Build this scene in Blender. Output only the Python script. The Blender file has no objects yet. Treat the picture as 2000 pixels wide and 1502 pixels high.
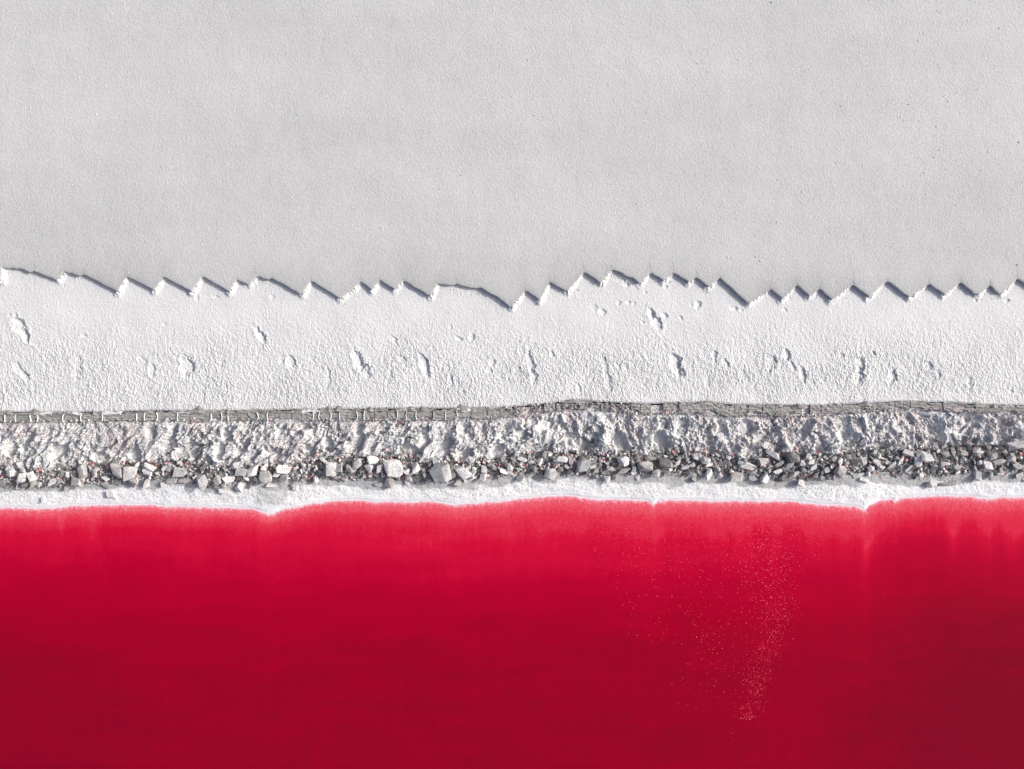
import bpy, bmesh, math, random
import numpy as np
from mathutils import Vector, Matrix, Euler

random.seed(7)
RNG = np.random.default_rng(7)
S = bpy.context.scene
COL = S.collection
R = math.radians

# ------------------------------------------------------------------ camera, light, exposure
H = 16.0                                   # flying height above the salt terrace (z = 0): 100 photo pixels = 1 m there
SUN_AZ, SUN_EL = R(13), R(31)              # measured from +X (right) towards +Y (up in the picture)
cam_d = bpy.data.cameras.new('camera')
cam = bpy.data.objects.new('camera', cam_d)
COL.objects.link(cam)
cam.location = (0, 0, H)
cam_d.sensor_fit = 'HORIZONTAL'
cam_d.angle = 2 * math.atan(10 / H)
cam_d.clip_end = 1000
S.camera = cam

W = bpy.data.worlds.new('World')
S.world = W
W.use_nodes = True
nt = W.node_tree
sky = nt.nodes.new('ShaderNodeTexSky')
sky.sky_type = 'NISHITA'
sky.sun_disc = False
sky.sun_elevation = SUN_EL
sky.sun_rotation = math.pi / 2 - SUN_AZ
sky.air_density = 0.62
sky.dust_density = 5.0
sky.ozone_density = 0.4
nt.links.new(sky.outputs[0], nt.nodes['Background'].inputs[0])
nt.nodes['Background'].inputs[1].default_value = 0.15

sun_d = bpy.data.lights.new('sun', 'SUN')
sun_d.energy = 2.7
sun_d.angle = R(0.5)
sun_d.color = (0.985, 1.0, 0.985)
sun = bpy.data.objects.new('sun', sun_d)
COL.objects.link(sun)
sdir = Vector((math.cos(SUN_EL) * math.cos(SUN_AZ), math.cos(SUN_EL) * math.sin(SUN_AZ), math.sin(SUN_EL)))
sun.rotation_euler = sdir.to_track_quat('Z', 'Y').to_euler()
sun.location = sdir * 60

S.view_settings.view_transform = 'Standard'
S.view_settings.look = 'None'
S.view_settings.exposure = 0.16
S.view_settings.gamma = 1.0
S.view_settings.use_curve_mapping = False


# ------------------------------------------------------------------ helpers
def at(px, py, z=0.0):
    """photo pixel + known height -> point in the place"""
    k = (H - z) / H
    return ((px - 1000) / 100 * k, (751 - py) / 100 * k)


def curve(pts, z=0.0):
    """list of photo pixels (left to right) -> y as a function of x"""
    w = np.array([at(a, b, z) for a, b in pts])
    xs, ys = w[:, 0].copy(), w[:, 1]
    for i in range(1, len(xs)):
        if xs[i] <= xs[i - 1]:
            xs[i] = xs[i - 1] + 1e-3
    return lambda x: np.interp(x, xs, ys)


def perlin(x, y, seed=0):
    x = np.asarray(x, float); y = np.asarray(y, float)
    xi = np.floor(x).astype(np.int64); yi = np.floor(y).astype(np.int64)
    xf = x - xi; yf = y - yi
    u = xf * xf * xf * (xf * (xf * 6 - 15) + 10)
    v = yf * yf * yf * (yf * (yf * 6 - 15) + 10)

    def g(ix, iy, dx, dy):
        h = (ix * 374761393 + iy * 668265263 + seed * 974634777) & 0xFFFFFFFF
        h = ((h ^ (h >> 13)) * 1274126177) & 0xFFFFFFFF
        h = (h ^ (h >> 16)) & 0xFFFF
        a = h * (2 * math.pi / 65536)
        return np.cos(a) * dx + np.sin(a) * dy
    a = g(xi, yi, xf, yf); b = g(xi + 1, yi, xf - 1, yf)
    c = g(xi, yi + 1, xf, yf - 1); d = g(xi + 1, yi + 1, xf - 1, yf - 1)
    return ((a + u * (b - a)) * (1 - v) + (c + u * (d - c)) * v) * 1.5


def fbm(x, y, octv=4, seed=0, gain=0.5):
    s, a, f = 0, 1.0, 1.0
    for o in range(octv):
        s = s + a * perlin(x * f + 17.3 * o, y * f - 9.1 * o, seed + o)
        a *= gain; f *= 2.03
    return s


def cells(x, y, seed=0):
    """Worley: distance to nearest, second nearest, and an id value of the nearest"""
    x = np.asarray(x, float); y = np.asarray(y, float)
    xi = np.floor(x).astype(np.int64); yi = np.floor(y).astype(np.int64)
    d1 = np.full(x.shape, 9.0); d2 = np.full(x.shape, 9.0); idv = np.zeros(x.shape)
    for ox in (-1, 0, 1):
        for oy in (-1, 0, 1):
            ix, iy = xi + ox, yi + oy
            h = (ix * 374761393 + iy * 668265263 + seed * 974634777) & 0xFFFFFFFF
            h = ((h ^ (h >> 13)) * 1274126177) & 0xFFFFFFFF
            h = h ^ (h >> 16)
            px = ix + (h & 0x3FF) / 1023.0; py = iy + ((h >> 10) & 0x3FF) / 1023.0
            d = np.hypot(x - px, y - py)
            n = d < d1
            d2 = np.where(n, d1, np.minimum(d2, d))
            idv = np.where(n, ((h >> 20) & 0x3FF) / 1023.0, idv)
            d1 = np.where(n, d, d1)
    return d1, d2, idv


def facets(x, y, seed=0, amp=1.0):
    """broken ground: every cell is a plane with its own tilt and height"""
    xi = np.floor(x).astype(np.int64); yi = np.floor(y).astype(np.int64)
    d1 = np.full(x.shape, 9.0); z = np.zeros(x.shape)
    for ox in (-1, 0, 1):
        for oy in (-1, 0, 1):
            ix, iy = xi + ox, yi + oy
            h = (ix * 374761393 + iy * 668265263 + seed * 974634777) & 0xFFFFFFFF
            h = ((h ^ (h >> 13)) * 1274126177) & 0xFFFFFFFF
            h = h ^ (h >> 16)
            h2 = (h * 2246822519) & 0xFFFFFFFF
            h2 = h2 ^ (h2 >> 15)
            px = ix + (h & 0x3FF) / 1023.0; py = iy + ((h >> 10) & 0x3FF) / 1023.0
            dx, dy = x - px, y - py
            d = np.abs(dx) + np.abs(dy) * 0.9 + 0.15 * np.abs(dx - dy)
            n = d < d1
            zz = ((h >> 20) & 0x3FF) / 1023.0 - 0.5 + dx * ((h2 & 0x3FF) / 512.0 - 1) * 1.3 + dy * (((h2 >> 10) & 0x3FF) / 512.0 - 1) * 0.9
            z = np.where(n, zz, z); d1 = np.where(n, d, d1)
    return z * amp


def sstep(a, b, x):
    t = np.clip((x - a) / (b - a), 0, 1)
    return t * t * (3 - 2 * t)


def mesh_from(name, V, F, mat, smooth=True, attrs=None):
    """V (n,3), F (m,k) with k = 3 or 4"""
    V = np.ascontiguousarray(V, dtype=np.float32); F = np.ascontiguousarray(F, dtype=np.int32)
    k = F.shape[1]
    me = bpy.data.meshes.new(name)
    me.vertices.add(len(V)); me.vertices.foreach_set('co', V.ravel())
    me.loops.add(F.size); me.loops.foreach_set('vertex_index', F.ravel())
    me.polygons.add(len(F))
    me.polygons.foreach_set('loop_start', np.arange(0, F.size, k, dtype=np.int32))
    me.polygons.foreach_set('loop_total', np.full(len(F), k, dtype=np.int32))
    me.update(calc_edges=True)
    me.polygons.foreach_set('use_smooth', np.full(len(F), bool(smooth)))
    for an, av in (attrs or {}).items():
        a = me.attributes.new(an, 'FLOAT', 'POINT')
        a.data.foreach_set('value', np.ascontiguousarray(av, dtype=np.float32).ravel())
    if mat:
        me.materials.append(mat)
    me.validate()
    return me


def grid_mesh(name, X, Y, Z, mat, attrs=None, smooth=True):
    """rows run southwards, columns eastwards -> faces look up"""
    nj, ni = X.shape
    V = np.stack([X, Y, Z], -1).reshape(-1, 3)
    idx = np.arange(nj * ni).reshape(nj, ni)
    F = np.stack([idx[:-1, :-1], idx[1:, :-1], idx[1:, 1:], idx[:-1, 1:]], -1).reshape(-1, 4)
    return mesh_from(name, V, F, mat, smooth, attrs)


def link(name, me, parent=None, loc=None, rot=None, scale=None):
    o = bpy.data.objects.new(name, me)
    COL.objects.link(o)
    if parent:
        o.parent = parent
    if loc is not None:
        o.location = loc
    if rot is not None:
        o.rotation_euler = rot
    if scale is not None:
        o.scale = scale
    return o


def structure(o):
    o['kind'] = 'structure'
    return o


def tag(o, label, cat, group=None, kind=None):
    o['label'] = label; o['category'] = cat
    if group:
        o['group'] = group
    if kind:
        o['kind'] = kind
    return o


def xcols(step, half=12.0):
    return np.concatenate([[-150, -70, -35, -20, -15, -13], np.arange(-half, half + 1e-6, step), [13, 15, 20, 35, 70, 150]])


# ------------------------------------------------------------------ materials
class Mat:
    def __init__(s, name, rough=0.9, spec=0.2):
        s.m = bpy.data.materials.new(name); s.m.use_nodes = True
        s.t = s.m.node_tree; s.n = s.t.nodes; s.l = s.t.links
        s.b = s.n['Principled BSDF']
        s.b.inputs['Roughness'].default_value = rough
        s.b.inputs['Specular IOR Level'].default_value = spec
        s.tc = s.n.new('ShaderNodeTexCoord')

    def coord(s, scale=(1, 1, 1), rot=(0, 0, 0)):
        mp = s.n.new('ShaderNodeMapping')
        mp.inputs['Scale'].default_value = scale
        mp.inputs['Rotation'].default_value = rot
        s.l.new(s.tc.outputs['Object'], mp.inputs['Vector'])
        return mp.outputs[0]

    def noise(s, scale, detail=3, rough=0.55, vec=None, dist=0.0):
        n = s.n.new('ShaderNodeTexNoise')
        n.inputs['Scale'].default_value = scale; n.inputs['Detail'].default_value = detail
        n.inputs['Roughness'].default_value = rough; n.inputs['Distortion'].default_value = dist
        s.l.new(vec if vec is not None else s.tc.outputs['Object'], n.inputs['Vector'])
        return n.outputs[0]

    def voro(s, scale, feature='F1', vec=None, out=0):
        n = s.n.new('ShaderNodeTexVoronoi'); n.feature = feature
        n.inputs['Scale'].default_value = scale
        s.l.new(vec if vec is not None else s.tc.outputs['Object'], n.inputs['Vector'])
        return n.outputs[out]

    def ramp(s, fac, stops, interp='LINEAR'):
        r = s.n.new('ShaderNodeValToRGB'); r.color_ramp.interpolation = interp
        e = r.color_ramp.elements
        while len(e) < len(stops):
            e.new(0.5)
        for el, (p, c) in zip(e, stops):
            el.position = p
            el.color = (c, c, c, 1) if not hasattr(c, '__len__') else (*c, 1)
        s.l.new(fac, r.inputs[0])
        return r.outputs[0]

    def mix(s, fac, a, b, mode='MIX'):
        m = s.n.new('ShaderNodeMix'); m.data_type = 'RGBA'; m.blend_type = mode
        for sock, v in ((m.inputs[0], fac), (m.inputs[6], a), (m.inputs[7], b)):
            if hasattr(v, 'is_output') or isinstance(v, bpy.types.NodeSocket):
                s.l.new(v, sock)
            elif hasattr(v, '__len__'):
                sock.default_value = (*v, 1)
            else:
                sock.default_value = v
        return m.outputs[2]

    def math(s, op, a, b=0.0):
        m = s.n.new('ShaderNodeMath'); m.operation = op
        for sock, v in ((m.inputs[0], a), (m.inputs[1], b)):
            if isinstance(v, bpy.types.NodeSocket):
                s.l.new(v, sock)
            else:
                sock.default_value = v
        return m.outputs[0]

    def attr(s, name):
        a = s.n.new('ShaderNodeAttribute'); a.attribute_name = name
        return a.outputs['Fac']

    def color(s, c):
        if isinstance(c, bpy.types.NodeSocket):
            s.l.new(c, s.b.inputs['Base Color'])
        else:
            s.b.inputs['Base Color'].default_value = (*c, 1)

    def bump(s, height, dist, strength=1.0, prev=None):
        b = s.n.new('ShaderNodeBump')
        b.inputs['Strength'].default_value = strength; b.inputs['Distance'].default_value = dist
        s.l.new(height, b.inputs['Height'])
        if prev is not None:
            s.l.new(prev, b.inputs['Normal'])
        s.l.new(b.outputs[0], s.b.inputs['Normal'])
        return b.outputs[0]


# salt sheet north of the zigzag: fine grained, a little greyer
M = Mat('grey_white_salt')
c = M.ramp(M.noise(0.35, 4, 0.6, M.coord((0.35, 1.3, 1))), [(0.3, (0.44, 0.44, 0.44)), (0.72, (0.61, 0.61, 0.608))])
c = M.mix(0.5, c, M.ramp(M.noise(30, 3, 0.6), [(0.3, 0.44), (0.7, 0.62)]))
edge_dark = M.math('MULTIPLY', M.attr('edge_dark'), M.ramp(M.noise(3.0, 4), [(0.25, 0.45), (0.75, 1.0)]))
c = M.mix(edge_dark, c, (0.24, 0.24, 0.238))  # salt toned darker towards the zigzag edge
M.color(c)
b1 = M.bump(M.noise(30, 3, 0.6, M.coord((1.0, 0.75, 1))), 0.0065, 1.0)
b2 = M.bump(M.voro(30), 0.006, 0.6, b1)
MAT_FLAT = M.m

# salt terrace: rougher, whiter
M = Mat('white_salt_crust')
c = M.ramp(M.noise(1.2, 5, 0.6), [(0.3, (0.61, 0.61, 0.608)), (0.7, (0.71, 0.71, 0.708))])
c = M.mix(0.35, c, M.ramp(M.noise(45, 3, 0.6), [(0.3, 0.50), (0.65, 0.74)]))
M.color(c)
rg = M.math('ADD', 0.35, M.math('MULTIPLY', M.attr('rough'), 0.65))
b1 = M.bump(M.math('MULTIPLY', M.noise(30, 4, 0.7, M.coord((1.2, 0.8, 1))), rg), 0.012, 1.0)
M.bump(M.math('MULTIPLY', M.voro(38, vec=M.coord((1.2, 0.85, 1))), rg), 0.014, 0.95, b1)
MAT_CRUST = M.m

# eroded bank: salt crusted mud
M = Mat('salt_crusted_mud')
big = M.noise(2.6, 5, 0.65)
fine = M.noise(40, 4, 0.7, M.coord((1.3, 0.7, 1), (0, 0, -0.5)))
c = M.ramp(big, [(0.32, (0.70, 0.70, 0.69)), (0.44, (0.89, 0.89, 0.88)), (0.62, (0.93, 0.93, 0.92))])
c = M.mix(M.ramp(fine, [(0.405, 1.0), (0.46, 0.0)]), c, (0.15, 0.145, 0.145))
red = M.math('MULTIPLY', M.ramp(M.noise(38, 3, 0.7), [(0.53, 0.0), (0.58, 1.0)]), M.ramp(M.noise(1.1, 3), [(0.40, 0.0), (0.58, 0.6)]))
c = M.mix(red, c, (0.42, 0.11, 0.11))
c = M.mix(M.attr('smooth'), c, M.ramp(M.noise(5, 4), [(0.3, (0.52, 0.52, 0.515)), (0.7, (0.72, 0.72, 0.71))]))  # scoop floors greyed: shade of the hollows put into the colour
bed = M.mix(M.noise(20, 4), (0.12, 0.118, 0.116), (0.42, 0.415, 0.41))
c = M.mix(M.attr('bed'), c, bed)
M.color(c)
b1 = M.bump(M.math('MULTIPLY', M.noise(48, 4, 0.75), M.math('SUBTRACT', 1.15, M.attr('smooth'))), 0.03, 1.0)
MAT_BANK = M.m

# grey rim
M = Mat('grey_dried_mud')
g1 = M.noise(5, 4, 0.65, M.coord((0.5, 14, 1)))
c = M.ramp(g1, [(0.3, (0.16, 0.16, 0.152)), (0.5, (0.33, 0.33, 0.312)), (0.7, (0.56, 0.555, 0.53))])
c = M.mix(M.ramp(M.noise(40, 3, 0.7), [(0.55, 0.0), (0.7, 0.55)]), c, (0.20, 0.10, 0.09))
M.color(c)
M.bump(M.noise(9, 4, 0.65, M.coord((0.5, 9, 1))), 0.02, 1.0)
MAT_RIM = M.m
M = Mat('brown_dried_mud')
g1 = M.noise(7, 4, 0.65, M.coord((0.6, 6, 1)))
c = M.ramp(g1, [(0.3, (0.13, 0.12, 0.118)), (0.5, (0.29, 0.265, 0.26)), (0.7, (0.58, 0.56, 0.55))])
M.color(c)
M.bump(M.noise(30, 4, 0.65), 0.012, 1.0)
MAT_LEDGE = M.m
M = Mat('white_salt_vein')
M.color(M.ramp(M.noise(40, 2), [(0.3, (0.7, 0.69, 0.68)), (0.7, (0.86, 0.86, 0.85))]))
MAT_VEIN = M.m

# rocks
ROCK = {}
for key, lo, hi, crust, redamt in (('white', .60, .82, .4, .6), ('pale', .42, .62, .5, .5), ('grey', .29, .47, .4, .3), ('dark', .15, .26, .25, .15)):
    M = Mat(key + '_rock', 0.85)
    c = M.ramp(M.noise(9, 5, 0.65), [(0.3, (lo, lo, lo * .985)), (0.7, (hi, hi, hi * .985))])
    c = M.mix(M.ramp(M.noise(34, 4, 0.7), [(0.38, 0.8), (0.46, 0.0)]), c, (lo * .35,) * 3)
    c = M.mix(M.ramp(M.noise(12, 5, 0.7), [(0.60, 0.0), (0.66, crust)]), c, (0.82, 0.81, 0.80))
    c = M.mix(M.ramp(M.noise(21, 3, 0.7), [(0.58, 0.0), (0.63, redamt)]), c, (0.33, 0.05, 0.06))
    M.color(c)
    M.bump(M.noise(40, 4, 0.65), 0.008, 0.8)
    ROCK[key] = M.m
M = Mat('rubble_stone', 0.9)
t = M.attr('tone')
c = M.ramp(t, [(0.0, (0.12, 0.12, 0.118)), (0.45, (0.34, 0.34, 0.335)), (0.7, (0.5, 0.495, 0.49)), (0.86, (0.78, 0.77, 0.76)), (0.93, (0.74, 0.52, 0.51)), (1.0, (0.46, 0.10, 0.11))])
c = M.mix(0.4, c, M.ramp(M.noise(50, 3, 0.7), [(0.3, 0.08), (0.7, 0.6)]), 'OVERLAY')
M.color(c)
MAT_RUBBLE = M.m

# shore salt
M = Mat('shore_salt')
c = M.ramp(M.noise(2.2, 4), [(0.3, (0.74, 0.74, 0.74)), (0.7, (0.83, 0.83, 0.83))])
spk = M.math('MULTIPLY', M.ramp(M.noise(44, 2, 0.5), [(0.60, 0.0), (0.645, 1.0)]), M.attr('speckle'))  # small dark specks over the rougher part of the shore
c = M.mix(spk, c, (0.20, 0.20, 0.20))
c = M.mix(M.attr('mud'), c, (0.33, 0.33, 0.325))  # olive grey mud patch, plus rock shadow painted into the colour
c = M.mix(M.attr('wet'), c, (0.74, 0.74, 0.80))
M.color(c)
M.bump(M.math('MULTIPLY', M.noise(26, 4, 0.6), M.attr('speckle')), 0.008, 0.9)
MAT_SHORE = M.m

# red brine: colour by depth of the water
M = Mat('red_brine', 0.16, 0.06)
d = M.attr('depth')
gr = M.noise(42, 2, 0.6)
gr2 = M.noise(14, 3, 0.6, M.coord((1.6, 0.7, 1)))
d = M.math('ADD', d, M.math('MULTIPLY', M.math('SUBTRACT', gr, 0.5), 0.18))
d = M.math('ADD', d, M.math('MULTIPLY', M.math('SUBTRACT', gr2, 0.5), 0.10))
c = M.ramp(d, [(0.0, (0.76, 0.71, 0.75)), (0.045, (0.78, 0.34, 0.40)), (0.10, (0.73, 0.11, 0.15)), (0.20, (0.66, 0.030, 0.068)),
               (0.36, (0.56, 0.005, 0.036)), (0.55, (0.43, 0.001, 0.026)), (0.75, (0.335, 0.001, 0.018)), (1.0, (0.20, 0.002, 0.0145))])
c = M.mix(1.0, c, M.ramp(M.noise(55, 2, 0.7), [(0.3, 0.88), (0.7, 1.04)]), 'MULTIPLY')
M.color(c)
M.bump(M.noise(10, 3, 0.5), 0.002, 0.6)
MAT_WATER = M.m
M = Mat('pink_salt_crystal', 0.8, 0.05)
M.color(M.ramp(M.attr('tone'), [(0.0, (0.62, 0.015, 0.06)), (0.5, (0.86, 0.06, 0.12)), (1.0, (0.95, 0.19, 0.26))]))
MAT_CRYSTAL = M.m

# ------------------------------------------------------------------ outlines read off the photograph
ZIG = [(3, 523), (40, 524), (58, 532), (62, 530), (68, 530), (108, 546), (112, 545), (125, 531), (155, 538), (162, 536), (166, 537), (222, 566), (228, 569), (246, 541),
       (250, 541), (292, 562), (300, 566), (318, 542), (322, 542), (368, 566), (373, 569), (393, 541), (397, 541), (439, 564), (447, 569), (461, 547), (464, 547), (482, 555),
       (488, 553), (500, 540), (503, 540), (524, 546), (529, 543), (533, 544), (586, 574), (590, 573), (606, 549), (609, 549), (655, 577), (663, 583), (671, 577), (690, 564), (703, 550), (706, 550),
       (726, 566), (740, 548), (744, 548), (771, 565), (786, 549), (791, 549), (835, 576), (841, 577), (853, 555), (856, 554), (886, 557), (891, 555), (894, 555), (919, 562),
       (932, 562), (938, 562), (972, 580), (996, 599), (1001, 598), (1025, 568), (1029, 568), (1054, 586), (1072, 553), (1075, 552), (1105, 568), (1110, 567), (1139, 533), (1144, 532),
       (1172, 552), (1176, 550), (1193, 529), (1199, 527), (1210, 531), (1225, 540), (1238, 543), (1249, 553), (1252, 552), (1269, 534), (1273, 533), (1297, 548), (1313, 535), (1318, 533),
       (1346, 551), (1359, 542), (1363, 543), (1385, 560), (1402, 546), (1407, 543), (1460, 591), (1465, 591), (1503, 566), (1507, 565), (1525, 580), (1529, 584), (1553, 560), (1558, 557),
       (1582, 578), (1599, 566), (1604, 565), (1626, 586), (1662, 558), (1668, 557), (1694, 576), (1699, 579), (1730, 550), (1736, 550), (1775, 579), (1780, 579), (1811, 557), (1817, 556),
       (1846, 575), (1873, 554), (1879, 552), (1903, 573), (1914, 574), (1932, 559), (1937, 559), (1952, 573), (1960, 572), (1985, 546), (1990, 545), (2022, 566)]
rz = random.Random(3)
x, lst = 2022, list(ZIG)
while x < 2250:
    up = rz.uniform(22, 34); dn = rz.uniform(28, 48)
    lst.append((x + up, 566 - up * .7)); lst.append((x + up + 4, 565 - up * .7)); x += up + dn; lst.append((x, 566 + rz.uniform(-5, 6)))
x, pre = 0, []
while x > -230:
    pre = [(x - 70, 528 + rz.uniform(-8, 4)), (x - 18, 553 + rz.uniform(-5, 5))] + pre if x < 0 else [(-60, 530), (0, 548)] + pre
    x -= 75 if x < 0 else 60
pre = [p for i, p in enumerate(pre) if i == 0 or p[0] > pre[i - 1][0] + 2]
ZIG = pre + lst
ZC = 0.085                                  # thickness of the salt sheet
zig = curve(ZIG, ZC)
ZW = np.array([at(a, b, ZC) for a, b in ZIG])

RIM_TOP = [(-300, 806), (0, 805), (100, 806), (200, 805), (300, 802), (400, 803), (500, 802), (600, 800), (700, 799), (800, 798), (900, 798), (1000, 795), (1050, 790), (1120, 782), (1180, 785),
           (1250, 789), (1330, 787), (1380, 786), (1440, 791), (1500, 791), (1600, 793), (1680, 788), (1750, 785), (1850, 786), (1920, 791), (2000, 793), (2300, 795)]
RIM_BOT = [(-300, 825), (0, 824), (100, 824), (200, 822), (300, 821), (400, 822), (500, 820), (600, 821), (700, 820), (800, 820), (900, 820), (1000, 814), (1050, 808), (1120, 799), (1180, 802),
           (1250, 808), (1330, 806), (1380, 810), (1440, 813), (1500, 811), (1600, 812), (1680, 805), (1750, 800), (1850, 802), (1920, 806), (2000, 808), (2300, 812)]
FOOT = [(-300, 915), (0, 915), (60, 919), (100, 919), (150, 912), (190, 907), (240, 905), (330, 902), (350, 897), (410, 914), (460, 916), (500, 908), (560, 911), (600, 900), (640, 894), (700, 892),
        (770, 892), (830, 904), (880, 902), (950, 904), (1000, 886), (1050, 883), (1100, 885), (1200, 890), (1270, 889), (1300, 886), (1350, 882), (1400, 890), (1440, 898), (1480, 892), (1530, 885),
        (1600, 888), (1660, 885), (1700, 877), (1750, 880), (1800, 876), (1850, 873), (1900, 870), (2000, 872), (2300, 875)]
PILE = [(-300, 956), (0, 956), (110, 955), (150, 952), (200, 950), (300, 948), (350, 945), (400, 956), (450, 950), (500, 950), (560, 948), (600, 943), (700, 943), (780, 943), (850, 945), (900, 944),
        (1000, 937), (1100, 934), (1200, 936), (1300, 938), (1400, 936), (1500, 943), (1600, 943), (1700, 937), (1800, 938), (1900, 934), (2000, 933), (2300, 936)]
SHORE = [(-300, 990), (0, 991), (40, 991), (65, 993), (100, 992), (140, 988), (190, 986), (250, 985), (300, 986), (330, 989), (400, 990), (450, 991), (500, 994), (512, 999), (524, 1004), (534, 1003), (546, 997),
         (570, 991), (600, 985), (640, 979), (660, 977), (700, 976), (730, 979), (760, 979), (800, 980), (850, 979), (870, 983), (890, 985), (920, 983), (960, 980), (1000, 976), (1050, 970), (1080, 968),
         (1118, 968), (1150, 974), (1200, 975), (1260, 977), (1270, 981), (1277, 985), (1285, 978), (1330, 976), (1400, 978), (1440, 977), (1450, 980), (1465, 977), (1500, 979), (1540, 977), (1560, 980),
         (1600, 985), (1650, 987), (1678, 991), (1688, 997), (1700, 984), (1720, 976), (1742, 974), (1749, 980), (1757, 974), (1790, 970), (1840, 967), (1900, 970), (1925, 973), (1935, 974), (1950, 972),
         (2000, 971), (2300, 972)]
Z_RIM, Z_FOOT, Z_PILE, Z_WATER = 0.0, -0.27, -0.40, -0.47
rim_top, rim_bot = curve(RIM_TOP), curve(RIM_BOT)
foot, pile, shore = curve(FOOT, Z_FOOT), curve(PILE, Z_PILE), curve(SHORE, Z_WATER)
shore_line = shore
shore = lambda x: shore_line(x) + 0.016 * perlin(np.asarray(x) * 3.1, np.asarray(x) * 0, 401) + 0.011 * perlin(np.asarray(x) * 9, np.asarray(x) * 0, 402) + 0.006 * perlin(np.asarray(x) * 22, np.asarray(x) * 0, 403)

# ------------------------------------------------------------------ salt sheet north of the zigzag
xs = np.unique(np.round(np.concatenate([xcols(0.03), ZW[:, 0]]), 4))
ye = zig(xs) + (0.012 * perlin(xs * 6, xs * 0, 5) + 0.009 * perlin(xs * 15, xs * 0, 6)) * (np.abs(xs) < 12)
t = np.concatenate([np.linspace(0, 1, 40) ** 1.25 * 0.9, 0.9 + np.arange(1, 175) * 0.04, 0.9 + 7.0 + np.array([1, 4, 12, 40, 120.])])
yl = 2.6                                    # rows straighten out a little north of the zigzag
X = np.repeat(xs[None, :], len(t), 0)
bl = sstep(0, 1.2, t)[:, None]
Y = ye[None, :] * (1 - bl) + yl * bl * 0.75 + ye.mean() * bl * 0.25 + t[:, None]
flat_z = lambda a, b: ZC + 0.006 * fbm(a * 0.8, b * 0.8, 3, 11) + 0.0012 * fbm(a * 5, b * 4, 2, 12)
Z = flat_z(X, Y)
edge = np.clip(1 - t / 0.05, 0, 1)[:, None]
Z = Z - 0.006 * edge ** 2
edge_darkv = (np.exp(-t / 0.20) * 0.72)[:, None] * (0.55 + 0.5 * sstep(-.4, .5, perlin(xs * 0.45, xs * 0 + 3, 9)))[None, :]  # darkening fades out northwards from the edge
# flip so rows run southwards, then add the cut face
X, Y, Z, D = X[::-1], Y[::-1], Z[::-1], np.broadcast_to(edge_darkv, X.shape)[::-1]
X = np.vstack([X, xs[None], xs[None]]); D = np.vstack([D, D[-1:], D[-1:]])
Y = np.vstack([Y, (ye - 0.002)[None], (ye + 0.012)[None]]); Z = np.vstack([Z, Z[-1:] - 0.02, np.full((1, len(xs)), -0.03)])
flat = structure(link('salt_flat', grid_mesh('salt_flat', X, Y, Z, MAT_FLAT, {'edge_dark': D})))

# hairline salt ridges running north from the corners of the zigzag
CR = [(28, 505, 522), (41, 508, 520), (70, 516, 531), (130, 505, 529), (166, 520, 536), (170, 510, 536), (249, 515, 541), (322, 505, 541), (334, 510, 540), (396, 520, 540), (502, 512, 540), (533, 512, 543), (608, 530, 549),
      (706, 536, 550), (743, 536, 547), (790, 536, 549), (853, 535, 554), (894, 538, 555), (941, 548, 561), (1074, 535, 552), (1142, 515, 532), (1196, 513, 528), (1271, 498, 533), (1316, 510, 533), (1361, 527, 543), (1408, 535, 544),
      (1506, 550, 566), (1557, 545, 558), (1603, 552, 566), (1668, 543, 557), (1734, 538, 550), (1817, 542, 556), (1879, 540, 553), (1936, 545, 559), (1989, 530, 545)]
for px, y0, y1 in CR:
    n = 7; V, F = [], []
    for i in range(n):
        f = i / (n - 1)
        xx, yy = at(px + rz.uniform(-2.4, 2.4), y1 + (y0 - y1) * f, ZC)
        w = 0.008 * (1 - 0.6 * f); h = 0.007 * (1 - 0.7 * f)
        zz = float(flat_z(np.array(xx), np.array(yy))) - (0.004 if f < .2 else 0)
        V += [(xx - w, yy, zz - 0.006), (xx, yy, zz + h), (xx + w, yy, zz - 0.006)]
        if i:
            a = 3 * i
            F += [(a - 3, a - 2, a + 1, a), (a - 2, a - 1, a + 2, a + 1)]
    link('salt_ridge', mesh_from('salt_ridge', np.array(V), np.array(F), MAT_CRUST), flat)

# ------------------------------------------------------------------ salt terrace with its dents
xs = xcols(0.0135)
ys = np.concatenate([np.arange(2.62, -0.25, -0.0135)])
X = np.repeat(xs[None, :], len(ys), 0)
rt = rim_top(xs)[None, :]
tt = np.linspace(0, 1, len(ys))[:, None]
Y = 2.62 + (rt - 0.0 - 2.62) * tt
ROUGH = sstep(1.5, 0.1, Y)
nearrim = sstep(0.32, 0.02, Y - rt)
Z = 0.006 * fbm(X * 1.1, Y * 1.1, 3, 21)
bump1 = fbm(X * 13 + 0.5 * perlin(X * 5, Y * 5, 3), Y * 9, 3, 22, 0.65)
bump2 = fbm(X * 22, Y * 17, 2, 25, 0.6)
patch = 0.45 + 0.9 * sstep(-0.35, 0.45, fbm(X * 1.3, Y * 1.3, 2, 29))
Z = Z + (0.001 + 0.0062 * ROUGH * patch) * bump1 * (1 - 0.5 * nearrim) + (0.0018 + 0.0045 * ROUGH) * bump2
Z = Z + 0.014 * nearrim * (1 + 0.6 * perlin(X * 4, Y * 4, 31))
Z = Z - 0.03 * sstep(0.035, 0.0, Y - rt)
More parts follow.
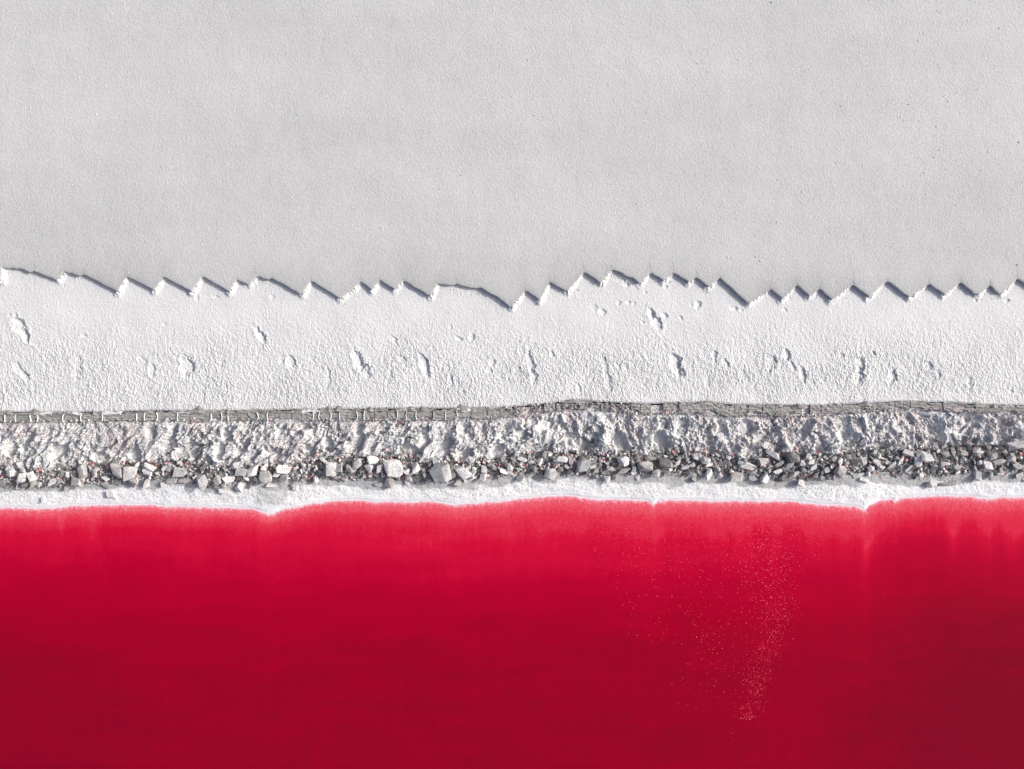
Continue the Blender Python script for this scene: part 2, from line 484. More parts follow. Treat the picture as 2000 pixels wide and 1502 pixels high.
# crumbly salt banked against the north-west sides of the zigzag
reg = Y > 1.2
Xr, Yr = X[reg], Y[reg]
acc = np.zeros(Xr.shape)
for (xa, ya), (xb, yb) in zip(ZW[:-1], ZW[1:]):
    if yb - ya > 0.05:
        k = (np.abs(Xr - (xa + xb) / 2) < 0.6)
        px_, py_ = Xr[k], Yr[k]
        L2 = (xb - xa) ** 2 + (yb - ya) ** 2
        f = np.clip(((px_ - xa) * (xb - xa) + (py_ - ya) * (yb - ya)) / L2, -0.08, 1)
        dd = np.hypot(px_ - xa - f * (xb - xa), py_ - ya - f * (yb - ya))
        acc[k] = np.maximum(acc[k], np.clip(1 - dd / (0.095 - 0.045 * f), 0, 1))
Z[reg] += acc ** 1.1 * (0.065 + 0.05 * perlin(Xr * 26, Yr * 26, 41)) * (0.8 + 0.5 * perlin(Xr * 9, Yr * 9, 42))
# dents: photo x, y, width, height, depth, tilt
DENTS = [(38, 640, 26, 48, .055, .5), (48, 655, 14, 26, .04, .4), (162, 656, 13, 10, .025, -.4), (320, 633, 8, 6, .018, 0), (36, 722, 20, 30, .035, .6), (48, 735, 16, 18, .035, .4), (150, 716, 20, 46, .03, 0), (197, 720, 16, 20, .015, 0),
         (276, 706, 22, 26, .02, .3), (297, 722, 14, 26, .035, 0), (364, 714, 34, 44, .06, .1), (432, 712, 15, 20, .03, 0), (420, 580, 15, 7, .025, -.3), (385, 583, 10, 10, .02, 0), (508, 655, 16, 34, .055, .5), (530, 581, 12, 9, .02, 0),
         (549, 704, 12, 20, .03, .1), (567, 706, 22, 26, .05, .2), (608, 700, 12, 14, .015, 0), (700, 705, 20, 44, .07, .3), (711, 724, 22, 32, .045, .2), (770, 664, 12, 18, .03, .5), (782, 700, 16, 16, .03, .5), (760, 738, 12, 36, .022, -.2),
         (828, 714, 15, 44, .06, .25), (880, 640, 7, 12, .02, 0), (895, 661, 14, 12, .035, .3), (921, 659, 14, 14, .04, 0), (960, 708, 14, 20, .03, 0), (955, 724, 12, 14, .025, 0), (1034, 706, 18, 38, .045, .2), (1041, 736, 14, 34, .05, .1),
         (1078, 690, 11, 16, .04, .1), (1013, 668, 8, 8, .02, 0), (1178, 706, 14, 40, .03, .2), (1187, 740, 16, 36, .04, .1), (1206, 715, 12, 18, .025, .3), (1222, 717, 10, 14, .02, .3), (1319, 712, 22, 52, .075, .25), (1331, 728, 14, 30, .05, .2),
         (1270, 612, 12, 28, .05, .2), (1279, 628, 22, 34, .05, .4), (1297, 616, 12, 12, .035, .4), (1176, 609, 16, 16, .03, .5), (1160, 602, 14, 14, .015, .5), (1208, 592, 9, 9, .03, 0), (1226, 591, 10, 8, .025, 0), (1238, 592, 8, 8, .02, 0),
         (1222, 556, 16, 12, .03, .6), (1208, 548, 20, 8, .02, .5), (1362, 597, 15, 15, .035, 0), (1350, 596, 10, 8, .02, 0), (1432, 603, 16, 10, .03, .4), (1448, 606, 8, 8, .02, 0), (1328, 620, 8, 8, .03, .4), (1394, 694, 12, 26, .035, .1),
         (1419, 711, 14, 22, .05, .4), (1300, 560, 10, 6, .03, .3), (1260, 572, 8, 6, .025, .3), (1255, 630, 8, 8, .025, .2), (1505, 706, 20, 36, .04, 0), (1536, 694, 14, 26, .055, .2), (1545, 712, 10, 26, .035, .5), (1567, 732, 13, 28, .055, .1),
         (1640, 694, 14, 12, .03, .4), (1628, 688, 14, 8, .02, 0), (1680, 712, 20, 34, .05, .3), (1676, 735, 22, 34, .055, -.1), (1706, 690, 8, 12, .045, .6), (1742, 734, 18, 32, .05, -.1), (1812, 714, 24, 20, .035, .4), (1831, 728, 10, 18, .03, .2),
         (1965, 588, 12, 10, .035, -.5), (1905, 585, 8, 12, .025, 0), (1532, 605, 12, 8, .02, .6), (1893, 745, 14, 20, .03, .2), (1975, 765, 10, 14, .03, .4), (150, 765, 20, 20, .02, 0), (640, 735, 12, 40, .02, 0), (1130, 760, 10, 30, .02, .2),
         (1605, 735, 14, 30, .02, .2), (880, 745, 10, 26, .02, .1), (1450, 735, 14, 24, .02, 0), (90, 600, 8, 6, .015, 0), (1010, 725, 14, 30, .02, 0), (1380, 745, 12, 30, .02, .1)]
wob = 0.45 * perlin(X * 7, Y * 7, 53) + 0.4 * perlin(X * 14, Y * 14, 51) + 0.35 * perlin(X * 30, Y * 30, 52)
for px, py, w, h, dp, tl in DENTS:
    cx, cy = at(px, py)
    w, h = w / 200 * 1.12, h / 200 * 1.05
    j = np.where(np.abs(ys - cy) < 2 * h + .1)[0]; i = np.where(np.abs(xs - cx) < 2 * w + .1)[0]
    if not len(j) or not len(i):
        continue
    sl = (slice(max(j[0] - 12, 0), j[-1] + 12), slice(i[0], i[-1] + 1))
    dx, dy = X[sl] - cx, Y[sl] - cy
    u = (dx + tl * dy) / w; v = dy / h
    r = np.sqrt(u * u + v * v) + 0.8 * wob[sl]
    prof = np.clip(1.05 - r, 0, 1)
    asym = np.clip(0.62 + 0.55 * u, 0.12, 1.25)           # deepest against the steep eastern wall
    Z[sl] -= dp * 0.66 * sstep(0, 0.5, prof) * asym * (1 + 0.25 * bump1[sl])
    Z[sl] += 0.10 * dp * np.exp(-((r - 1.15) / 0.22) ** 2)
structure(link('salt_terrace', grid_mesh('salt_terrace', X, Y, Z, MAT_CRUST, {'rough': ROUGH * np.clip(patch, .5, 1.2)})))

# ------------------------------------------------------------------ eroded bank and the bed under the rubble
xs = xcols(0.0125)
nb, npile = 86, 44
ya, yb, yc = rim_bot(xs), foot(xs) + 0.04 * perlin(xs * 4, xs * 0, 77) + 0.03 * perlin(xs * 9, xs * 0, 78), pile(xs) - 0.05
v1 = np.linspace(0, 1, nb); v2 = np.linspace(0, 1, npile + 1)[1:]
Y = np.vstack([(rim_top(xs) - 0.03)[None], (ya + 0.05)[None], ya[None] + (yb - ya)[None] * v1[:, None], yb[None] + (yc - yb)[None] * v2[:, None]])
X = np.repeat(xs[None], Y.shape[0], 0)
V = np.concatenate([[0, 0], v1, 1 + v2])[:, None] * np.ones_like(X)
base = np.where(V < 1, -0.05 + (Z_FOOT + 0.05) * (0.75 * V + 0.25 * V ** 2), Z_FOOT - 0.06 + (Z_PILE - Z_FOOT + 0.02) * (V - 1) + 0.07 * np.sin(np.clip(V - 1, 0, 1) * math.pi) + 0.03 * fbm(X * 4, Y * 6, 3, 76) * sstep(1.3, 1.8, V))
lean = np.interp(X, [-10, -3, 2, 10], [0.75, 0.6, -0.1, -0.35])
U = X - lean * Y
env = sstep(0.02, 0.16, V) * sstep(1.12, 0.9, V)
warp = 0.35 * perlin(X * 1.7, Y * 2.2, 61)
r1 = 1 - 2 * np.abs(perlin(U * 2.3 + warp, Y * 0.9, 62))           # buttresses
r2 = 1 - 2 * np.abs(perlin(U * 5.2 + warp * 2, Y * 2.6, 63))
c1, c2, cid = cells(U * 3.4 + 0.5 * warp, Y * 3.0, 64)
shape = 0.05 * (r1 - .45) + 0.03 * (r2 - .45) + 0.02 * (cid - 0.5) * sstep(0.0, 0.3, c2 - c1)
wf = 0.35 * perlin(X * 5, Y * 5, 69)
shape = shape + facets(U * 3.1 + wf, Y * 3.4 + wf, 601, 0.055) + facets(U * 7.5 + wf, Y * 7 - wf, 602, 0.030)
SCOOPS = [(20, 878, 26, 22), (50, 865, 20, 34), (118, 882, 30, 26), (195, 893, 34, 22), (262, 888, 30, 20), (290, 845, 20, 26), (330, 862, 26, 26), (372, 884, 40, 34), (403, 905, 30, 20), (432, 882, 22, 30), (445, 850, 18, 22), (478, 870, 22, 26),
          (530, 888, 26, 26), (608, 885, 36, 36), (590, 835, 22, 26), (640, 870, 20, 22), (697, 868, 28, 40), (700, 835, 18, 20), (790, 885, 46, 40), (824, 870, 20, 36), (868, 878, 34, 40), (905, 885, 30, 34), (975, 885, 34, 26), (905, 835, 22, 22), (980, 850, 18, 16),
          (1015, 848, 26, 24), (1062, 832, 24, 24), (1090, 835, 18, 22), (1130, 868, 54, 36), (1170, 845, 18, 26), (1215, 872, 40, 34), (1292, 868, 44, 40), (1295, 830, 18, 20), (1330, 825, 18, 22), (1390, 876, 32, 30), (1372, 876, 18, 20), (1456, 840, 26, 40), (1490, 855, 30, 24),
          (1470, 880, 34, 20), (1582, 832, 18, 22), (1570, 850, 22, 18), (1605, 872, 34, 22), (1585, 862, 18, 20), (1648, 860, 18, 24), (1668, 872, 26, 22), (1660, 838, 20, 18), (1715, 838, 16, 26), (1720, 870, 26, 16), (1824, 866, 30, 22), (1820, 845, 14, 18),
          (1855, 832, 18, 16), (1895, 845, 20, 20), (1888, 858, 18, 14), (1900, 862, 20, 14), (1958, 823, 30, 18), (1968, 858, 30, 26), (1930, 860, 16, 14)]
sm = np.zeros_like(X)
zs = np.zeros_like(X)
for px, py, w, h in SCOOPS:
    vz = Z_FOOT * np.clip((py - 820) / 75, 0, 1)
    cx, cy = at(px, py, vz)
    w, h = w / 200 * 1.1, h / 200 * 1.15
    i = np.where(np.abs(xs - cx) < 2.2 * w + 0.1)[0]
    sl = (slice(None), slice(i[0], i[-1] + 1))
    dx, dy = X[sl] - cx, Y[sl] - cy
    u = (dx - (lean[sl] * 0.6) * dy) / w; v = dy / h
    r = np.sqrt(u * u + v * v) + 0.85 * perlin(X[sl] * 4.5, Y[sl] * 4.5, 71) + 0.35 * perlin(X[sl] * 13, Y[sl] * 13, 72)
    q = sstep(1.08, 0.74, r)
    zs[sl] = np.minimum(zs[sl], -(0.04 + 0.46 * w) * q * np.clip(0.85 + 0.2 * u, 0.6, 1.1))
    sm[sl] = np.maximum(sm[sl], q)
rough = (1 - 0.85 * sm) * (0.35 + 0.9 * sstep(-0.3, 0.4, fbm(X * 1.6, Y * 1.6, 2, 66)))
fine = 0.020 * fbm(U * 10, Y * 7, 3, 67, 0.65) + 0.019 * fbm(U * 24, Y * 17, 2, 68, 0.7)
Z = base + env * (shape * (1 - 0.35 * sm) + zs) + sstep(0, 0.05, V) * fine * rough * np.where(V > 1.05, 0.7, 1)
Z[0] = -0.04; Z[1] = -0.05
bedv = sstep(0.93, 1.02, V + 0.05 * perlin(X * 6, Y * 6, 75))
structure(link('eroded_bank', grid_mesh('eroded_bank', X, Y, Z, MAT_BANK, {'smooth': sm * 0.75 * (1 - bedv), 'bed': bedv})))
BED = (xs, ya, yb, yc)


def bed_z(x, y):
    """height of the bank / rubble bed under a point"""
    a, b, c_ = rim_bot(x), foot(x), pile(x)
    if y > b:
        v = min(max((a - y) / max(a - b, 1e-4), 0), 1)
        return -0.05 + (Z_FOOT + 0.05) * (0.75 * v + 0.25 * v * v)
    v = (b - y) / max(b - c_, 1e-4)
    if v > 1:
        return Z_PILE - 0.02
    return Z_FOOT - 0.06 + (Z_PILE - Z_FOOT + 0.02) * v + 0.07 * math.sin(min(max(v, 0), 1) * math.pi)


# ------------------------------------------------------------------ white shore, pond bed, red water
xs = xcols(0.014)
yp, ysh = pile(xs) + 0.16, shore(xs)
ta = np.linspace(0, 1, 52); tb = np.concatenate([np.linspace(0, 1, 16)[1:] * 0.4, [0.8, 1.6, 3, 7, 20, 150]])
Y = np.vstack([yp[None] + (ysh - yp)[None] * ta[:, None], ysh[None] - tb[:, None]])
X = np.repeat(xs[None], Y.shape[0], 0)
dist = Y - ysh[None]                                           # > 0 on land
dl = np.clip(dist, 0, 1)
smoothband = sstep(0.02, 0.13, dist + 0.05 * perlin(X * 2.2, X * 0, 81))
speckle = smoothband * (0.35 + 0.65 * sstep(-0.3, 0.3, perlin(X * 1.1, Y * 2, 82)))
ker = np.hanning(61); ker /= ker.sum()
ysm = np.convolve(np.pad(ysh, 30, 'edge'), ker, 'valid')
Z = Z_WATER + 0.012 * sstep(0, 0.05, dist) + 0.20 * np.clip(Y - ysm[None] - 0.01, 0, 1) + np.where(dist < 0, np.maximum(dist * 0.6, -0.5), 0)
Z = Z + smoothband * (0.008 * fbm(X * 5, Y * 7, 3, 83) + 0.0045 * fbm(X * 22, Y * 22, 2, 84) + 0.02 * sstep(0.1, 0.6, fbm(X * 3.2, Y * 4, 2, 87)) * sstep(0.25, 0.02, yp[None] - Y)) + 0.002 * np.sin((dl + 0.02 * perlin(X * 2, Y * 2, 85)) * 150) * (1 - smoothband) * (dist > 0)

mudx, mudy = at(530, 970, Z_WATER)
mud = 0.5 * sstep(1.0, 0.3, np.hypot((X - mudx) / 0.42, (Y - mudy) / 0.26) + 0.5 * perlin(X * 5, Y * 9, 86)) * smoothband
mud = np.maximum(mud, 0.75 * sstep(-0.10, -0.04, Y - (pile(xs) + 0.0)[None] + 0.11 * fbm(X * 1.7, Y * 4, 3, 88)))  # grey tongues below the rocks: their shadow painted into the salt colour
wet = sstep(0.07, 0.0, dist) * 0.6
structure(link('salt_shore', grid_mesh('salt_shore', X, Y, Z, MAT_SHORE, {'speckle': speckle, 'mud': mud, 'wet': wet})))  # 'mud' holds the mud patch and the painted rock shadow

xs = xcols(0.02)
ysh = shore(xs)
tb = np.concatenate([np.linspace(0, 0.5, 32), 0.5 + np.arange(1, 150) * 0.04, 6.5 + np.array([0.3, 1, 3, 10, 30, 145])])
Y = ysh[None] + 0.03 - tb[:, None] * 1.0
X = np.repeat(xs[None], len(tb), 0)
D = np.clip(tb - 0.03, 0, 9)[:, None] * np.ones_like(X)        # metres from the shore line
# the bed drops away at a different pace along the shore; runnels in it show as paler and darker streaks
pxs = X / (1 + 0.66 / 16) * 100 + 1000
rp = random.Random(29)                      # panels of slightly different depth, one edge crisp and the other soft
knots, kv, q = [-16.0], [0.0], -16.0
while q < 16:
    wdt = rp.choice((0.25, 0.4, 0.6, 0.9)) * rp.uniform(.7, 1.3)
    a_ = rp.uniform(-.75, .9)
    knots += [q + rp.uniform(.07, .16), q + wdt]; kv += [a_, a_ * rp.uniform(-.1, .6)]; q += wdt
sxx = X + 0.10 * perlin(D * 1.6, X * 0.7, 90) - 0.05 * D
st = np.interp(sxx, knots, kv) + 0.25 * perlin(X * 12, X * 0, 93)
stx = np.interp(pxs, [0, 500, 1000, 1500, 1650, 2000], [0.5, 0.5, 0.65, 0.85, 1.0, 1.0])
wav = 0.035 * fbm(X * 0.45, D * 1.8, 3, 94) + 0.02 * fbm(X * 5, D * 1.0, 2, 95) + 0.03 * fbm(X * 0.8, D * 5, 3, 98)
prof = np.interp(D, [0, 0.03, 0.08, 0.2, 0.5, 1.0, 1.6, 2.4, 3.4, 5], [0, 0.03, 0.075, 0.17, 0.36, 0.48, 0.62, 0.76, 0.84, 0.88])
mid = np.exp(-((pxs - 1050) / 420) ** 2)
side = np.clip((pxs - 1560) / 300, 0, 1.0) + 0.5 * np.clip((320 - pxs) / 320, 0, 1)
prof = prof * (1 - 0.22 * mid * sstep(3.0, 0.6, D) + 0.17 * side * sstep(0.25, 1.4, D))
pinkish = np.clip(sstep(960, 1120, pxs), 0, 1)
prof = prof - 0.125 * pinkish * (0.7 + 0.9 * np.clip(st, -.7, 1)) * np.exp(-((D - 0.28) / 0.38) ** 2)
prof = prof - 0.085 * st * stx * np.exp(-((D - 0.35) / 0.9) ** 2) * sstep(0.03, 0.3, D) - 0.03 * st * stx * sstep(0.3, 1, D) * sstep(3.5, 1.2, D)
for cx, wd, ln, am in ((1690, 12, 1.6, .13), (1855, 11, 1.5, .15), (1750, 8, .6, .09), (1515, 12, 1.0, .12), (1279, 10, 1.2, .10), (1390, 9, .8, .12), (135, 4, .6, .12), (196, 5, .6, .1), (1925, 8, .8, .14), (1975, 12, .9, .14), (1152, 6, .5, .1), (1000, 9, .9, .1)):
    sk = cx + 10 * perlin(D * 1.1, D * 0 + cx, 97) - 4 * D
    prof = prof - am * np.exp(-((pxs - sk) / wd) ** 2) * np.exp(-(D / ln) ** 2) * sstep(0.02, 0.15, D)
prof = prof + wav * sstep(0.1, 0.8, D)
prof = np.clip(prof, 0.0, 1.0)
prof = np.maximum(prof, np.interp(D, [0, 0.03, 0.08, 0.2, 0.5], [0, 0.055, 0.10, 0.15, 0.25]))
Zw = np.full_like(X, Z_WATER + 0.004)
structure(link('red_water', grid_mesh('red_water', X, Y, Zw, MAT_WATER, {'depth': prof})))

# ------------------------------------------------------------------ stones
def hull(npts, sx, sy, sz, seed, flat=0.0, tri=False, boxy=False):
    r = random.Random(seed)
    bm = bmesh.new()
    skew, tilt = r.uniform(-1, 1), (r.uniform(-1, 1), r.uniform(-1, 1))
    for _ in range(npts):
        while True:
            p = Vector((r.uniform(-1, 1), r.uniform(-1, 1), r.uniform(-1, 1)))
            if 0.3 < p.length < 1:
                break
        if boxy:
            q = [1 if (_ >> b) & 1 else -1 for b in range(3)]
            p = Vector((q[0] * r.uniform(.25, 1.0), q[1] * r.uniform(.25, 1.0), q[2] * r.uniform(.35, 1.0)))
            if _ >= 8:
                p = Vector((p.x * r.choice((1.1, .3)), p.y * r.choice((1.1, .3)), p.z * r.choice((1, .4))))
            p.x += .28 * p.y * skew; p.y += .22 * p.x * skew; p.z *= 1 + .5 * (p.x * tilt[0] + p.y * tilt[1])
        else:
            p.normalize()
            p *= r.uniform(0.82, 1.0)
        if tri:
            a = math.atan2(p.y, p.x)
            k = 0.62 + 0.38 * math.cos(1.5 * ((a + math.pi) % (2 * math.pi / 3) - math.pi / 3)) ** -1 * 0.62
            p.x *= min(k, 1.25); p.y *= min(k, 1.25)
        p.z = max(min(p.z, 1 - flat), -0.8)
        bm.verts.new((p.x * sx, p.y * sy, p.z * sz))
    res = bmesh.ops.convex_hull(bm, input=bm.verts)
    junk = [g for g in res['geom_interior'] if isinstance(g, bmesh.types.BMVert)] + [g for g in res['geom_unused'] if isinstance(g, bmesh.types.BMVert)]
    bmesh.ops.delete(bm, geom=list(set(junk)), context='VERTS')
    bmesh.ops.dissolve_limit(bm, angle_limit=R(14), verts=bm.verts, edges=bm.edges)
    bmesh.ops.triangulate(bm, faces=bm.faces)
    return bm


def hull_mesh(name, mat, *a, **k):
    bm = hull(*a, **k)
    me = bpy.data.meshes.new(name); bm.to_mesh(me); bm.free()
    me.materials.append(mat)
    return me


TEMPL = []
for i in range(14):
    bm = hull(9 if i % 2 else 12, 1, random.uniform(.5, .9), random.uniform(.35, .7), 500 + i, boxy=i % 3 > 0)
    bm.verts.ensure_lookup_table()
    TEMPL.append((np.array([v.co[:] for v in bm.verts]), np.array([[v.index for v in f.verts] for f in bm.faces])))
    bm.free()


def scatter(name, mat, P, size, tone, zs=1.0):
    """one joined mesh of many little stones"""
    Vs, Fs, Ts, off = [], [], [], 0
    n = len(P)
    ti = RNG.integers(0, len(TEMPL), n)
    eul = RNG.uniform(-math.pi, math.pi, (n, 3))
    for k in range(n):
        v, f = TEMPL[ti[k]]
        m = np.array(Euler((eul[k, 0] * 0.25, eul[k, 1] * 0.25, eul[k, 2])).to_matrix())
        Vs.append(v @ m.T * size[k] * np.array((1, 1, zs)) + P[k]); Fs.append(f + off); Ts.append(np.full(len(v), tone[k])); off += len(v)
    o = link(name, mesh_from(name, np.concatenate(Vs), np.concatenate(Fs), mat, False, {'tone': np.concatenate(Ts)}))
    o['kind'] = 'stuff'
    return o


def rand_tone(n, dark=0.3):
    """mostly grey, some white, a few reddish"""
    u = RNG.random(n)
    return np.where(u < dark, RNG.uniform(0.05, 0.35, n), np.where(u < 0.64, RNG.uniform(0.35, 0.74, n), np.where(u < 0.90, RNG.uniform(0.75, 0.9, n), RNG.uniform(0.92, 1.0, n))))


# rubble between the rocks
n = 10000
px = RNG.uniform(-11.6, 11.6, n)
fy, py_ = foot(px), pile(px)
v = np.where(RNG.random(n) < .12, -0.32 * RNG.random(n) ** 1.6, RNG.beta(1.1, 1.1, n) * 1.10 - 0.04)
py = fy + (py_ - fy) * v
P = np.stack([px, py, [bed_z(a, b) for a, b in zip(px, py)] + RNG.uniform(-0.01, 0.07, n) * np.clip(4 * v * (1 - v), 0.1, 1)], -1)
sz = 0.014 + 0.036 * RNG.random(n) ** 1.7 + np.where((np.abs(px) > 10.15) & (RNG.random(n) < .2), RNG.uniform(0.02, 0.07, n), 0)
tag(scatter('rubble', MAT_RUBBLE, P, sz, rand_tone(n, 0.16)), 'small loose stones packed between the rocks at the foot of the bank', 'rubble')

# crumbs under and on the rim
n = 5200
px = RNG.uniform(-11.6, 11.6, n)
mid_ = (px > -0.3) & (px < 2.4)
v = np.where(mid_ & (RNG.random(n) < 0.6), RNG.uniform(-0.1, 1.1, n), RNG.normal(1.12, 0.16, n))
clump = fbm(px * 1.5, px * 0, 2, 111)
keep = RNG.random(n) < 0.4 + 0.9 * sstep(-0.3, 0.4, clump)
px, v = px[keep], v[keep]; n = len(px)
py = rim_top(px) + (rim_bot(px) - rim_top(px)) * v
P = np.stack([px, py, np.where(v < 1, 0.012, -0.04 - 0.12 * np.clip(v - 1, 0, 1))], -1)
tag(scatter('crumbs', MAT_RUBBLE, P, 0.008 + 0.019 * RNG.random(n) ** 1.5, rand_tone(n, 0.30)), 'crumbled bits of mud and salt along the lower edge of the cracked rim', 'crumbs')

# salt grains on the two salt surfaces
n = 1500
px = RNG.uniform(-11.5, 11.5, n); py = RNG.uniform(2.3, 8.0, n)
dens = 0.35 + 0.65 * sstep(-2, 6, px)
k = (RNG.random(n) < dens) & (py > zig(px) + 0.08)
px, py = px[k], py[k]; n = len(px)
P = np.stack([px, py, np.full(n, ZC + 0.002)], -1)
tag(scatter('salt_grains', MAT_CRUST, P, 0.007 + 0.012 * RNG.random(n) ** 2, np.full(n, .5)), 'tiny salt crumbs strewn over the smooth grey white salt sheet', 'salt grains')
n = 900
k = RNG.integers(0, len(ZW) - 1, n); f = RNG.random(n)
px = ZW[k, 0] + (ZW[k + 1, 0] - ZW[k, 0]) * f + RNG.normal(0.03, 0.05, n)
py = ZW[k, 1] + (ZW[k + 1, 1] - ZW[k, 1]) * f - np.abs(RNG.normal(0.05, 0.04, n))
k = np.abs(px) < 11.5; px, py = px[k], py[k]; n = len(px)
tag(scatter('salt_crumbs', MAT_CRUST, np.stack([px, py, np.full(n, 0.004)], -1), 0.006 + 0.014 * RNG.random(n) ** 2, np.full(n, .5)), 'white salt crumbs lying along the foot of the zigzag edge', 'salt crumbs')

# ------------------------------------------------------------------ cracked rim: blocks, salt veins, ledges
rim = bpy.data.objects.new('rim_wall', None)
COL.objects.link(rim)
tag(rim, 'long low grey rim cracked crosswise into blocks, running between the white terrace and the bank', 'wall', kind='thing')
JL = [-215, -190, -160, -128, -98, -70, -45, -18, 10, 33, 60, 73, 102, 126, 141, 160, 181, 200, 237, 268, 284, 307, 348, 371, 412, 432, 447, 464, 484, 502, 524, 546, 569, 590, 612, 625, 646, 664, 696, 712, 732, 757, 775, 795, 815, 846, 870, 892, 920, 952, 977, 1000]
JR = [1232, 1251, 1272, 1295, 1326, 1354, 1382, 1402, 1435, 1462, 1490, 1515, 1530, 1567, 1582, 1604, 1645, 1675, 1690, 1715, 1737, 1748, 1778, 1807, 1842, 1885, 1905, 1925, 1957, 1985, 2010, 2040, 2066, 2095, 2130, 2160, 2190, 2215]
JM = [1003, 1022, 1038, 1061, 1085, 1102, 1128, 1149, 1172, 1190, 1212, 1230]
rr = random.Random(11)


def rim_piece(name, p0, p1, f0, f1, z0, mat, hgt=0.012, nx=6, ny=6, gap=0.9, jag=0.0):
    """a slab of the rim between two cracks, f0..f1 of its width"""
    xs_ = np.linspace(at(p0 + gap, 0)[0], at(p1 - gap, 0)[0], nx)
    a, b = rim_top(xs_), rim_bot(xs_)
    sd = rr.randint(0, 9999)
    f0v = f0 + jag * perlin(xs_ * 6, xs_ * 0, sd); f1v = f1 + jag * perlin(xs_ * 6, xs_ * 0, sd + 1)
    tt_ = np.linspace(0, 1, ny)[:, None]
    Yt = a[None] + (b - a)[None] * (f0v[None] + (f1v - f0v)[None] * tt_)
    Xt = np.repeat(xs_[None], ny, 0) + 0.006 * perlin(Yt * 20, Yt * 0 + sd * .13, sd + 2)
    lay = np.array([rr.uniform(-1, 1) for _ in range(ny)])[:, None]
    Zt = z0 + hgt * (0.9 * lay + 1.3 * fbm(Xt * 10, Yt * 40, 2, sd + 3)) + rr.uniform(-.005, .005)
    # wrap sides down
    Xa = np.pad(Xt, 1, 'edge'); Ya = np.pad(Yt, 1, 'edge'); Za = np.pad(Zt, 1, 'edge')
    Za[0] = Za[-1] = -0.09; Za[:, 0] = Za[:, -1] = -0.09
    return link(name, grid_mesh(name, Xa, Ya, Za, mat, smooth=False), rim)


def vein(p, wpx=1.3):
    n_ = 6; Vv, Fv = [], []
    kx = rr.uniform(-3, 3)
    for i in range(n_):
        f = i / (n_ - 1)
        xx = at(p, 0)[0]
        a, b = float(rim_top(xx)), float(rim_bot(xx))
        yy = a + (b - a) * (0.18 + 0.84 * f)
        xx += (kx * math.sin(f * 3.0) + rr.uniform(-.7, .7)) / 100
        w = wpx / 200 * rr.uniform(.8, 1.2)
        zt = 0.028 + rr.uniform(-.003, .004)
        Vv += [(xx - w, yy, -0.02), (xx - w * .7, yy, zt), (xx + w * .7, yy, zt - .004), (xx + w, yy, -0.02)]
        if i:
            q = 4 * i
            for s in range(3):
                Fv.append((q - 4 + s, q + s, q + s + 1, q - 3 + s))
    o = link('salt_vein', mesh_from('salt_vein', np.array(Vv), np.array(Fv), MAT_VEIN, False), rim)
    return o


for J, style in ((JL, 'veined'), (JM, 'crumbled'), (JR, 'cracked')):
    for p0, p1 in zip(J[:-1], J[1:]):
        if style == 'cracked' and rr.random() < 0.10:
            continue
        if style == 'veined':
            rim_piece('block', p0, p1, 0.27, rr.uniform(0.72, 1.06), 0.004, MAT_RIM, 0.010, 7, 6, 0.7, 0.14)
            lo = rr.choice((-0.05, 0.0, 0.08))
            rim_piece('ledge', p0, p1, lo, 0.26, 0.016, rr.choice((MAT_LEDGE, MAT_RIM, MAT_LEDGE, MAT_CRUST)), 0.012, 7, 4, 0.2, 0.16)
        elif style == 'cracked':
            rim_piece('block', p0, p1, rr.uniform(-0.15, 0.12), rr.uniform(0.6, 1.05), 0.004 + rr.uniform(-.008, .008), rr.choice((MAT_RIM, MAT_RIM, MAT_RIM, MAT_LEDGE)), 0.014, 9, 7, 0.4, 0.26)
        elif rr.random() < 0.8:
            rim_piece('block', p0, p1, rr.uniform(-0.1, 0.2), rr.uniform(0.7, 1.0), rr.uniform(-.01, .012), MAT_LEDGE, 0.022, 7, 6, rr.uniform(1, 3), 0.25)
for p in JL[1:-2]:
    if rr.random() < 0.6:
        vein(p, rr.uniform(0.4, 0.85))
# tent shaped flakes pushed up along the upper edge
for p, w, h in ((68, 52, 10), (183, 20, 7), (15, 40, 5), (388, 58, 13), (445, 30, 6), (660, 46, 12), (640, 30, 8), (722, 26, 9), (803, 34, 8), (825, 30, 7), (900, 60, 14), (1120, 60, 6), (1378, 60, 5), (1560, 50, 5), (1690, 36, 6), (1905, 44, 8), (1940, 26, 6)):
    xx = at(p, 0)[0]; y0 = float(rim_top(xx)) - 0.03
    wl, wr, hh = w / 200 * rr.uniform(.6, 1.1), w / 200 * rr.uniform(.8, 1.3), h / 100 * rr.uniform(.6, .9)
    Vt = [(xx - wl, y0, -0.02), (xx - wl * .45, y0 + hh * .35, 0.012), (xx + rr.uniform(-.02, .03), y0 + hh * 1.1 + .03, 0.03), (xx + wr * .5, y0 + hh * .55, 0.02), (xx + wr, y0, -0.02),
          (xx - wl * .5, y0 - 0.03, 0.015), (xx + rr.uniform(-.03, .03), y0 - 0.01, 0.04), (xx + wr * .5, y0 - 0.03, 0.02)]
    Ft = [(0, 5, 1), (1, 5, 6), (1, 6, 2), (2, 6, 3), (3, 6, 7), (3, 7, 4)]
    link('flake', mesh_from('flake', np.array(Vt), np.array(Ft), rr.choice((MAT_LEDGE, MAT_RIM)), False), rim)

